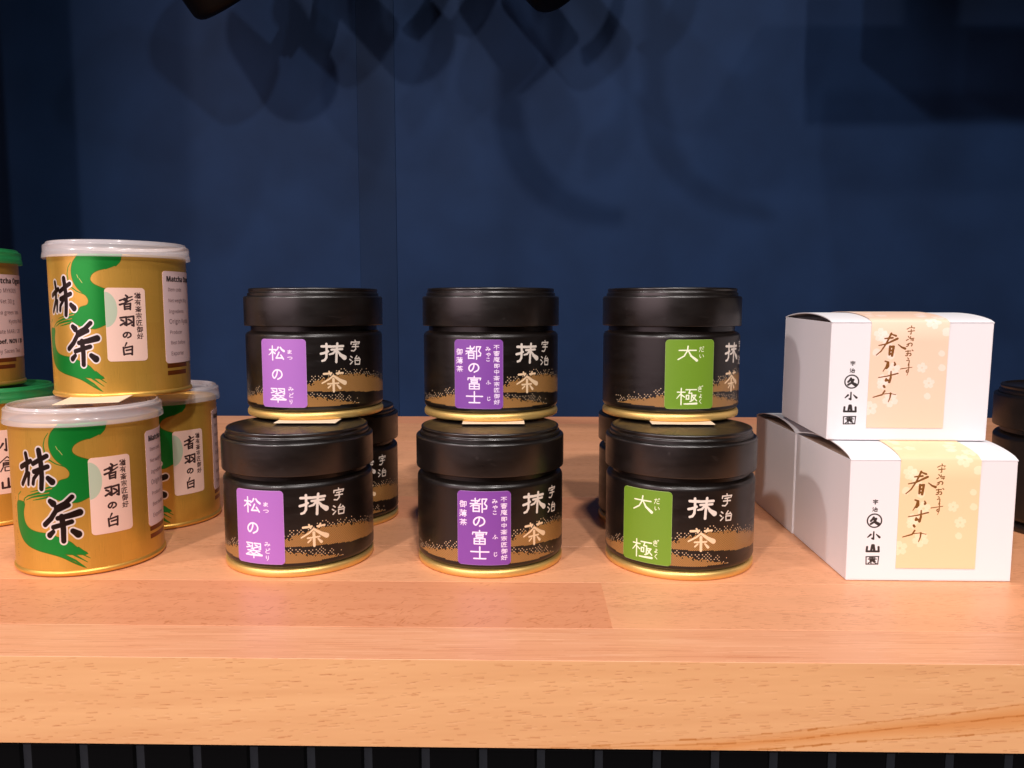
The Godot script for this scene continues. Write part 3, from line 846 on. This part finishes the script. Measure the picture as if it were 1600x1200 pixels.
# a card box with a bulging tuck top. Origin: middle of the bottom.
func tea_box(label: String, at: Vector3, turn: float, tip: float, band: Material, band_x: float, print_shift: float, bulge := 0.0042) -> Node3D:
	var w := 0.0628
	var h := 0.0478
	var d := 0.0611
	var t := thing("tea_box", label, "box", at, turn, "white tea boxes")
	t.rotation.x = tip
	var k := 0.0004
	var f := begin()
	chamfer(f, Vector3(-w / 2, 0.0002, d / 2 - k), Vector3(w / 2, h, d / 2), 0.00018)
	part("front_panel", f.commit(), mats.board, t)
	# the printed front sheet
	var p := begin()
	var z := d / 2 + 0.00006
	flat_quad(p, Vector3(-w / 2 + 0.0006, 0.0008, z), Vector3(w / 2 - 0.0006, 0.0008, z), Vector3(w / 2 - 0.0006, h - 0.0008, z), Vector3(-w / 2 + 0.0006, h - 0.0008, z), Vector3(0, 0, 1),
		[Vector2(print_shift, 1), Vector2(1 + print_shift, 1), Vector2(1 + print_shift, 0), Vector2(print_shift, 0)])
	part("printed_front", p.commit(), mats.box_print, t)
	part("back_panel", chamfer_box(Vector3(-w / 2, 0.0002, -d / 2), Vector3(w / 2, h, -d / 2 + k), 0.00015), mats.board, t)
	for s in [-1.0, 1.0]:
		var x0: float = s * w / 2
		part("side_panel", chamfer_box(Vector3(minf(x0, x0 - s * k), 0.0002, -d / 2 + k), Vector3(maxf(x0, x0 - s * k), h - 0.0003, d / 2 - k), 0.00015), mats.board, t)
		# the dust flap that folds in under the top
		var q := begin()
		flat_quad(q, Vector3(x0 - s * k, h - 0.0004, -d / 2 + 0.004), Vector3(x0 - s * k, h - 0.0004, d / 2 - 0.004), Vector3(x0 - s * 0.022, h - 0.002, d / 2 - 0.008), Vector3(x0 - s * 0.022, h - 0.002, -d / 2 + 0.008), Vector3(0, 1, 0))
		part("dust_flap", q.commit(), mats.board_inside, t)
	part("bottom_panel", chamfer_box(Vector3(-w / 2 + k, 0.0, -d / 2 + k), Vector3(w / 2 - k, 0.0004, d / 2 - k), 0.0001), mats.board, t)
	# the arched top: a curve from the front edge to the back edge, with thickness
	var prof := []
	for i in 25:
		var u := i / 24.0
		prof.append(Vector2(lerpf(d / 2 + 0.0002, -d / 2, u), h - 0.0002 + bulge * pow(sin(PI * pow(u, 0.85)), 0.75)))
	part("lid_panel", strip(prof, -w / 2 - 0.0001, w / 2 + 0.0001, k, []), mats.board, t)
	# the paper band over the top and down the front
	var bp := [Vector2(d / 2 + 0.0003, 0.0052), Vector2(d / 2 + 0.0003, 0.02), Vector2(d / 2 + 0.0003, 0.04)]
	for q in prof:
		var lift: Vector2 = Vector2(0.00025, 0.0) if q == prof[0] else Vector2(0.0, 0.00042)
		bp.append(q + lift)
	part("paper_band", strip(bp, -w / 2 + band_x * 0.001, -w / 2 + band_x * 0.001 + 0.0302, 0.00012, [1.0]), band, t)
	return t

# a strip of sheet that follows a (z, y) profile between x0 and x1, k thick
func strip(prof: Array, x0: float, x1: float, k: float, uvs: Array) -> ArrayMesh:
	var st := begin()
	var run := 0.0
	var total := 0.0
	for i in prof.size() - 1:
		total += (prof[i + 1] - prof[i]).length()
	var nor := []
	for i in prof.size():
		var t: Vector2 = (prof[mini(i + 1, prof.size() - 1)] - prof[maxi(i - 1, 0)]).normalized()
		nor.append(Vector2(t.y, -t.x))      # away from the box for a profile that climbs the front and runs back
	for i in prof.size() - 1:
		var a: Vector2 = prof[i]
		var b: Vector2 = prof[i + 1]
		var va := 1.0 - run / 0.107
		run += (b - a).length()
		var vb := 1.0 - run / 0.107
		var na := Vector3(0, nor[i].y, nor[i].x)
		var nb := Vector3(0, nor[i + 1].y, nor[i + 1].x)
		var lo := [Vector3(x0, a.y, a.x), Vector3(x1, a.y, a.x), Vector3(x1, b.y, b.x), Vector3(x0, b.y, b.x)]
		quad(st, lo, [na, na, nb, nb], [Vector2(0, va), Vector2(1, va), Vector2(1, vb), Vector2(0, vb)])
		var un := [lo[0] - na * k, lo[1] - na * k, lo[2] - nb * k, lo[3] - nb * k]
		quad(st, un, [-na, -na, -nb, -nb], [Vector2(0, va), Vector2(1, va), Vector2(1, vb), Vector2(0, vb)])
		flat_quad(st, lo[0], lo[3], un[3], un[0], Vector3(-1, 0, 0), [Vector2(0, va), Vector2(0, vb), Vector2(0, vb), Vector2(0, va)])
		flat_quad(st, lo[1], lo[2], un[2], un[1], Vector3(1, 0, 0), [Vector2(1, va), Vector2(1, vb), Vector2(1, vb), Vector2(1, va)])
	return st.commit()

func paper_tag(label: String, at: Vector3, turn: float, size: Vector2, tip := Vector3.ZERO) -> void:
	var m := part(numbered("paper_tag"), chamfer_box(Vector3(-size.x / 2, 0, -size.y / 2), Vector3(size.x / 2, 0.0003, size.y / 2), 0.0001), mats.card, self, label)
	m.position = at
	m.rotation = tip + Vector3(0, turn, 0)
	m.set_meta("category", "paper tag")
	m.set_meta("group", "paper tags on the can lids")

# a spot lamp head: round housing tilted forward, a curved yoke arm under it and a stem up to the track
func lamp_head(label: String, low: Vector3, turn: float, r: float) -> void:
	var t := thing("spotlight", label, "spot lamp", low, turn, "black lamp heads over the shelf")
	var m := r * 1000.0
	var body := part("housing", lathe([[Vector2(0, 0.0), Vector2(m * 0.8, 0.0)], arc(m * 0.8, m * 0.2, m * 0.2, -90, 0, 5) + [Vector2(m, m * 2.4)] + arc(m * 0.6, m * 2.4, m * 0.4, 0, 80, 6), [Vector2(m * 0.66, m * 2.8), Vector2(0, m * 2.85)]], 48), mats.metal_black, t)
	body.position = Vector3(0, r * 0.62, 0)
	body.rotation = Vector3(0, 0, 0.75)
	var arm := begin()
	var pts := []
	for i in 15:
		var a := lerpf(-0.95, 1.6, i / 14.0)
		pts.append(Vector3(cos(a) * r * 2.3 - r * 0.4, r * 2.9 + sin(a) * r * 2.3, 0))
	for k in 4:
		tube(arm, pts.map(func(p: Vector3) -> Vector3: return p + Vector3((k - 1.5) * 0.003, 0, (k - 1.5) * 0.005)), 0.004, 8)
	part("yoke_arm", arm.commit(), mats.metal_black, t)
	var stem := begin()
	tube(stem, [Vector3(-r * 0.4, r * 4.0, 0), Vector3(-r * 0.4, 0.45, 0)], 0.006, 10)
	part("stem", stem.commit(), mats.metal_black, t)

func shelf() -> void:
	var t := thing("shelf", "thick light beech block shelf carrying all the cans and boxes", "shelf", Vector3(0, 0, 0))
	var looks := []
	var plain := ImageTexture.create_from_image(beech(false, 3))
	var curly := ImageTexture.create_from_image(beech(true, 11))
	for k in 7:
		var m := mat([Color(1, 1, 1), Color(1.0, 0.93, 0.9), Color(0.98, 0.95, 0.9), Color(0.97, 0.9, 0.87), Color(1, 0.97, 0.94), Color(0.99, 0.92, 0.88), Color(1, 0.98, 0.95)][k], 0.42)
		m.albedo_texture = curly if k == 1 else plain
		m.uv1_triplanar = true
		m.uv1_world_triplanar = true
		m.uv1_scale = Vector3(5.0, 15.0, 15.0)
		m.uv1_offset = Vector3(k * 0.37, k * 0.29 + 0.1, k * 0.23)
		m.uv1_triplanar_sharpness = 8.0
		looks.append(m)
	# rows from the front edge back: [near, far, [joints], [looks]]
	var rows := [[0.2232, 0.2467, [-0.31, 0.62], [5, 3, 0]], [0.2467, 0.2892, [0.0285, 0.55], [1, 4, 2]], [0.2892, 0.334, [-0.42, 0.36], [2, 4, 3]]]
	var z := 0.334
	while z < 0.73:
		rows.append([z, minf(z + 0.0445, 0.7335), [rng.randf_range(-0.5, -0.1), rng.randf_range(0.0, 0.5)], [rng.randi_range(2, 6), rng.randi_range(2, 6), rng.randi_range(2, 6)]])
		z += 0.0445
	var front_img := plank_print(104, 116, false, c8(224, 160, 120), c8(230, 173, 121))
	heart_and_joint(front_img, 104, 116, 0.5)
	var front_look := printed(front_img, 0.42)
	var curly_look := printed(plank_print(180, 116, true, c8(216, 146, 106), c8(216, 146, 106)), 0.42)
	for r in rows:
		var edges: Array = [-0.85] + r[2] + [0.85]
		for i in 3:
			var lo := Vector3(edges[i], -0.028, -r[1])
			var hi := Vector3(edges[i + 1], 0, -r[0])
			if r == rows[0]:
				part("plank", plank_mesh(lo, hi, 0.5, 104.0 / 220.0, 0.0), front_look, t)
			elif r == rows[1] and i == 0:
				part("plank", plank_mesh(lo, hi, 0.5, 180.0 / 296.0, 0.13), curly_look, t)
			else:
				part("plank", chamfer_box(lo, hi, 0.00012), looks[r[3][i]], t)

func _ready() -> void:
	rng.seed = 20240611
	# ---- camera
	var cam := Camera3D.new()
	cam.name = "camera"
	cam.fov = rad_to_deg(2.0 * atan(600.0 / 1208.5))
	cam.position = Vector3(0, 0.1065, 0)
	cam.rotation_degrees = Vector3(-5.845, 1.1, 0)
	cam.near = 0.02
	cam.far = 30.0
	add_child(cam)
	cam.current = true
	# ---- surroundings: a dim shop behind the camera
	var env := Environment.new()
	env.background_mode = Environment.BG_COLOR
	env.background_color = Color(0.045, 0.042, 0.045)
	env.tonemap_mode = Environment.TONE_MAPPER_LINEAR
	env.tonemap_exposure = 0.96
	env.sdfgi_enabled = true
	env.ssao_enabled = true
	env.ssil_enabled = true
	var we := WorldEnvironment.new()
	we.name = "environment"
	we.environment = env
	add_child(we)
	# ---- lamps of the shop, above and in front of the shelf: [place, aim, energy, colour, size, cone]
	var warm := Color(1.0, 0.965, 0.95)
	for l in [[Vector3(-0.60, 1.02, 0.92), Vector3(0, 0.03, -0.33), 1.35, warm, 0.04, 27.0], [Vector3(0.22, 1.08, 0.98), Vector3(0.05, 0.03, -0.33), 1.35, warm, 0.04, 27.0], [Vector3(-1.15, 1.05, 0.25), Vector3(-0.05, 0.03, -0.35), 0.7, warm, 0.04, 30.0], [Vector3(0.75, 1.2, 0.55), Vector3(0.1, 0.03, -0.35), 0.45, warm, 0.04, 30.0], [Vector3(0.10, 1.35, 0.10), Vector3(0.05, 0, -0.42), 0.62, warm, 0.04, 27.0]]:
		var s := SpotLight3D.new()
		s.name = "lamp_light"
		s.light_color = l[3]
		s.light_energy = l[2]
		s.light_size = l[4]
		s.spot_angle = l[5]
		s.spot_angle_attenuation = 0.7
		s.spot_range = 6.0
		s.spot_attenuation = 2.0
		s.shadow_enabled = true
		add_child(s, true)
		s.look_at_from_position(l[0], l[1], Vector3.UP)
	# a lit shop window off to the left front
	var a := AreaLight3D.new()
	a.name = "window_light"
	a.light_color = Color(1.0, 0.86, 0.88)
	a.light_energy = 1.3
	a.area_size = Vector2(1.7, 0.8)
	a.area_range = 8.0
	a.shadow_enabled = true
	add_child(a, true)
	a.look_at_from_position(Vector3(-1.15, 0.42, 0.95), Vector3(0, 0.06, -0.35), Vector3.UP)

	make_materials()
	make_meshes()
	# ---- the wall and what is under the shelf
	var navy := mat(Color(0.082, 0.162, 0.285), 0.6)
	navy.albedo_texture = ImageTexture.create_from_image(mottle(256, 0.88, 1.0, 0.02, 9))
	navy.uv1_triplanar = true
	navy.uv1_scale = Vector3(2.2, 2.2, 2.2)
	navy.metallic_specular = 0.2
	var wall := struct("back_wall", chamfer_box(Vector3(-2.2, -0.6, -0.80), Vector3(2.2, 2.0, -0.7335), 0.001), navy, "flat navy painted wall behind the shelf")
	var strip_look: StandardMaterial3D = navy.duplicate()
	strip_look.albedo_color = Color(0.070, 0.142, 0.25)
	part("joint_strip", chamfer_box(Vector3(-0.157, 0.0, -0.7345), Vector3(-0.122, 2.0, -0.7330), 0.0004), strip_look, wall)
	shelf()
	var base := thing("counter_front", "black slatted counter front under the beech shelf", "counter", Vector3(0, -0.5, -0.2282))
	var backing := mat(Color(0.042, 0.064, 0.095), 0.7)
	part("backing_panel", chamfer_box(Vector3(-0.7, 0, -0.02), Vector3(0.7, 0.4715, 0.0032), 0.0005), backing, base)
	var slat := chamfer_box(Vector3(-0.00765, 0, -0.004), Vector3(0.00765, 0.4715, 0.004), 0.0008)
	var slat_mat := mat(Color(0.012, 0.012, 0.016), 0.85)
	slat_mat.metallic_specular = 0.2
	for i in range(-30, 31):
		var s := part("slat", slat, slat_mat, base)
		s.position.x = i * 0.01776 - 0.0043

	# ---- the rest of the display unit, seen only by the shade it throws on the wall
	var post := thing("side_post", "black upright post of the display at its left end", "post", Vector3(-0.462, 0, -0.60))
	part("post_tube", chamfer_box(Vector3(-0.14, 0.0, -0.012), Vector3(0.026, 1.0, 0.012), 0.001), mats.metal_black, post)
	var rack := thing("hanging_rack", "black box shaped rack hanging over the white boxes", "rack", Vector3(0.41, 0.365, -0.58))
	part("rack_body", chamfer_box(Vector3(-0.16, 0, -0.06), Vector3(0.30, 0.055, 0.05), 0.002), mats.metal_black, rack)
	part("rack_stem", chamfer_box(Vector3(-0.02, 0.09, -0.01), Vector3(0.02, 0.6, 0.01), 0.002), mats.metal_black, rack)

	# ---- black cans: three columns of two, and cans behind them
	var up := 0.0571
	var lilac := "lilac paper label with white characters"
	var purple := "purple paper label with white characters"
	var green := "green paper label with white characters"
	black_can("black tea can with lilac label standing on the shelf, lower of its stack", "black tea cans", Vector3(-0.09675, 0, -0.32212), 26.8, mats.lilac, lilac)
	black_can("black tea can with lilac label on top of another can, upper of its stack", "black tea cans", Vector3(-0.09816, up, -0.35717), 30.0, mats.lilac, lilac)
	black_can("black tea can with purple label standing on the shelf, lower of its stack", "black tea cans", Vector3(-0.01547, 0, -0.32294), 38.2, mats.purple, purple, -40.2)
	black_can("black tea can with purple label on top of another can, upper of its stack", "black tea cans", Vector3(-0.01646, up, -0.35455), 33.8, mats.purple, purple, -41.4)
	black_can("black tea can with green label standing on the shelf, lower of its stack", "black tea cans", Vector3(0.06442, 0, -0.32178), 6.1, mats.green, green)
	black_can("black tea can with green label on top of another can, upper of its stack", "black tea cans", Vector3(0.06581, up, -0.35589), 49.2, mats.green, green, -43.7)
	black_can("black tea can mostly hidden behind the can stack with lilac labels", "black tea cans", Vector3(-0.0963, 0, -0.3846), 40.0, mats.lilac, lilac)
	black_can("black tea can mostly hidden behind the can stack with green labels", "black tea cans", Vector3(0.0672, 0, -0.3846), 60.0, mats.green, green)
	var big := black_can("large plain black tin at the right edge, in shadow behind the white boxes", "", Vector3(0.2655, 0, -0.3700), 150.0, null, "")
	for p in big.get_children():
		p.scale = Vector3(1.2, 1.2, 1.2)
		if p.name == "base_ring":
			p.material_override = mats.black_plain
		if p.name == "body":
			p.material_override = mats.black_plain
	for c in [[-0.0942, -0.3180, "left", "lilac"], [-0.0145, -0.3172, "middle", "purple"], [0.0660, -0.3176, "right", "green"]]:
		paper_tag("thin cream paper tag between the two black cans with %s labels" % c[3], Vector3(c[0], 0.05675, c[1] - 0.0202), 0.03 * (1 if c[0] < 0 else -1), Vector2(0.0262, 0.034))

	# ---- gold cans
	var matcha := [["Matcha Otowa", -17.4, 51.0, 2.3, true], ["Item code", -16.6, 46.4, 1.5, false], ["Net weight 30 g", -16.6, 41.6, 1.5, false], ["Ingredients", -16.4, 36.8, 1.5, false], ["Origin Kyoto", -16.6, 32.4, 2.0, false], ["Producer", -16.4, 27.6, 1.5, false], ["Best before", -16.2, 23.0, 1.5, false], ["Exporter", -16.2, 18.2, 1.7, false]]
	var ogura := [["Matcha Ogura", -17.4, 51.3, 2.5, true], ["No MYK005", -15.4, 46.6, 2.0, false], ["Net 30 g", -13.6, 41.4, 2.0, false], ["tea green tea", -15.4, 36.0, 1.9, false], ["Kyoto Pref", -8.6, 31.6, 1.9, false], ["date MAR / 20", -16.0, 26.7, 1.9, false], ["bef. NOV / 20", -15.4, 21.9, 2.1, true], ["by Sazen Tea", -16.0, 17.2, 1.9, false]]
	gold_can("gold tea can with white plastic lid at the foot of the front gold stack", Vector3(-0.1853, 0, -0.3185), 45.7, mats.white_lid, mats.otowa, matcha)
	gold_can("gold tea can with white plastic lid on top of the front gold stack", Vector3(-0.1838, 0.0668, -0.3485), 31.4, mats.white_lid, mats.otowa, matcha)
	gold_can("gold tea can with white plastic lid half hidden behind the front gold can", Vector3(-0.1848, 0, -0.3795), 54.5, mats.white_lid, mats.otowa, matcha)
	gold_can("gold tea can with green plastic lid on the shelf at the left edge, lower one", Vector3(-0.2708, 0, -0.3808), 46.5, mats.green_lid, mats.ogura, [])
	gold_can("gold tea can with green plastic lid and printed label, upper one at left edge", Vector3(-0.2814, 0.0668, -0.3763), 32.0, mats.green_lid, mats.ogura, ogura)
	paper_tag("cream paper tag tilted on the white lid of the front gold can", Vector3(-0.1800, 0.0674, -0.3185), 0.16, Vector2(0.0255, 0.024), Vector3(0.06, 0, 0.03))

	# ---- lamp heads that hang over the shelf, cut off by the top of the picture
	lamp_head("black spot lamp head cut off by the top edge above the lilac label cans", Vector3(-0.232, 0.327, -0.64), 0.9, 0.036)
	lamp_head("black spot lamp head barely showing at the top edge, middle of the three", Vector3(-0.122, 0.353, -0.64), 0.25, 0.034)
	lamp_head("black spot lamp head cut off by the top edge above the purple label cans", Vector3(0.032, 0.3415, -0.64), -0.35, 0.034)
	var arm := thing("curved_bracket", "black curved bracket tapering to its tip, hanging above the green label cans", "bracket", Vector3(0.107, 0.302, -0.5))
	var hook := begin()
	for k in 16:
		var a0 := lerpf(PI, 1.5 * PI, k / 16.0)
		var a1 := lerpf(PI, 1.5 * PI, (k + 1) / 16.0)
		for j in 3:
			var off := Vector3(0, 0, (j - 1) * 0.006)
			tube(hook, [Vector3(cos(a0) * 0.092, 0.092 + sin(a0) * 0.085, 0) + off, Vector3(cos(a1) * 0.092, 0.092 + sin(a1) * 0.085, 0) + off], lerpf(0.011, 0.003, pow(k / 16.0, 1.4)), 10)
	part("curved_arm", hook.commit(), mats.metal_black, arm)
	var rod := begin()
	tube(rod, [Vector3(-0.092, 0.09, 0), Vector3(-0.092, 0.5, 0)], 0.008, 10)
	part("rod", rod.commit(), mats.metal_black, arm)
	# ---- boxes
	var d := 0.0611
	tea_box("white tea box with orange band standing on the shelf in front", Vector3(0.1242 + 0.0314, 0, -0.2932 - d / 2), deg_to_rad(-0.4), 0.0, mats.band, 18.7, 0.0)
	tea_box("white tea box on the shelf behind the front box, mostly hidden", Vector3(0.1242 + 0.0312, 0, -0.2932 - d * 1.5 - 0.0002), deg_to_rad(-0.2), 0.0, mats.band, 18.2, 0.0)
	tea_box("white tea box with pinkish band lying on top of the front box", Vector3(0.1225 + 0.0314, 0.0526, -0.3114 - d / 2), deg_to_rad(-1.76), deg_to_rad(1.2), mats.band_pink, 15.4, 0.016, 0.0030)
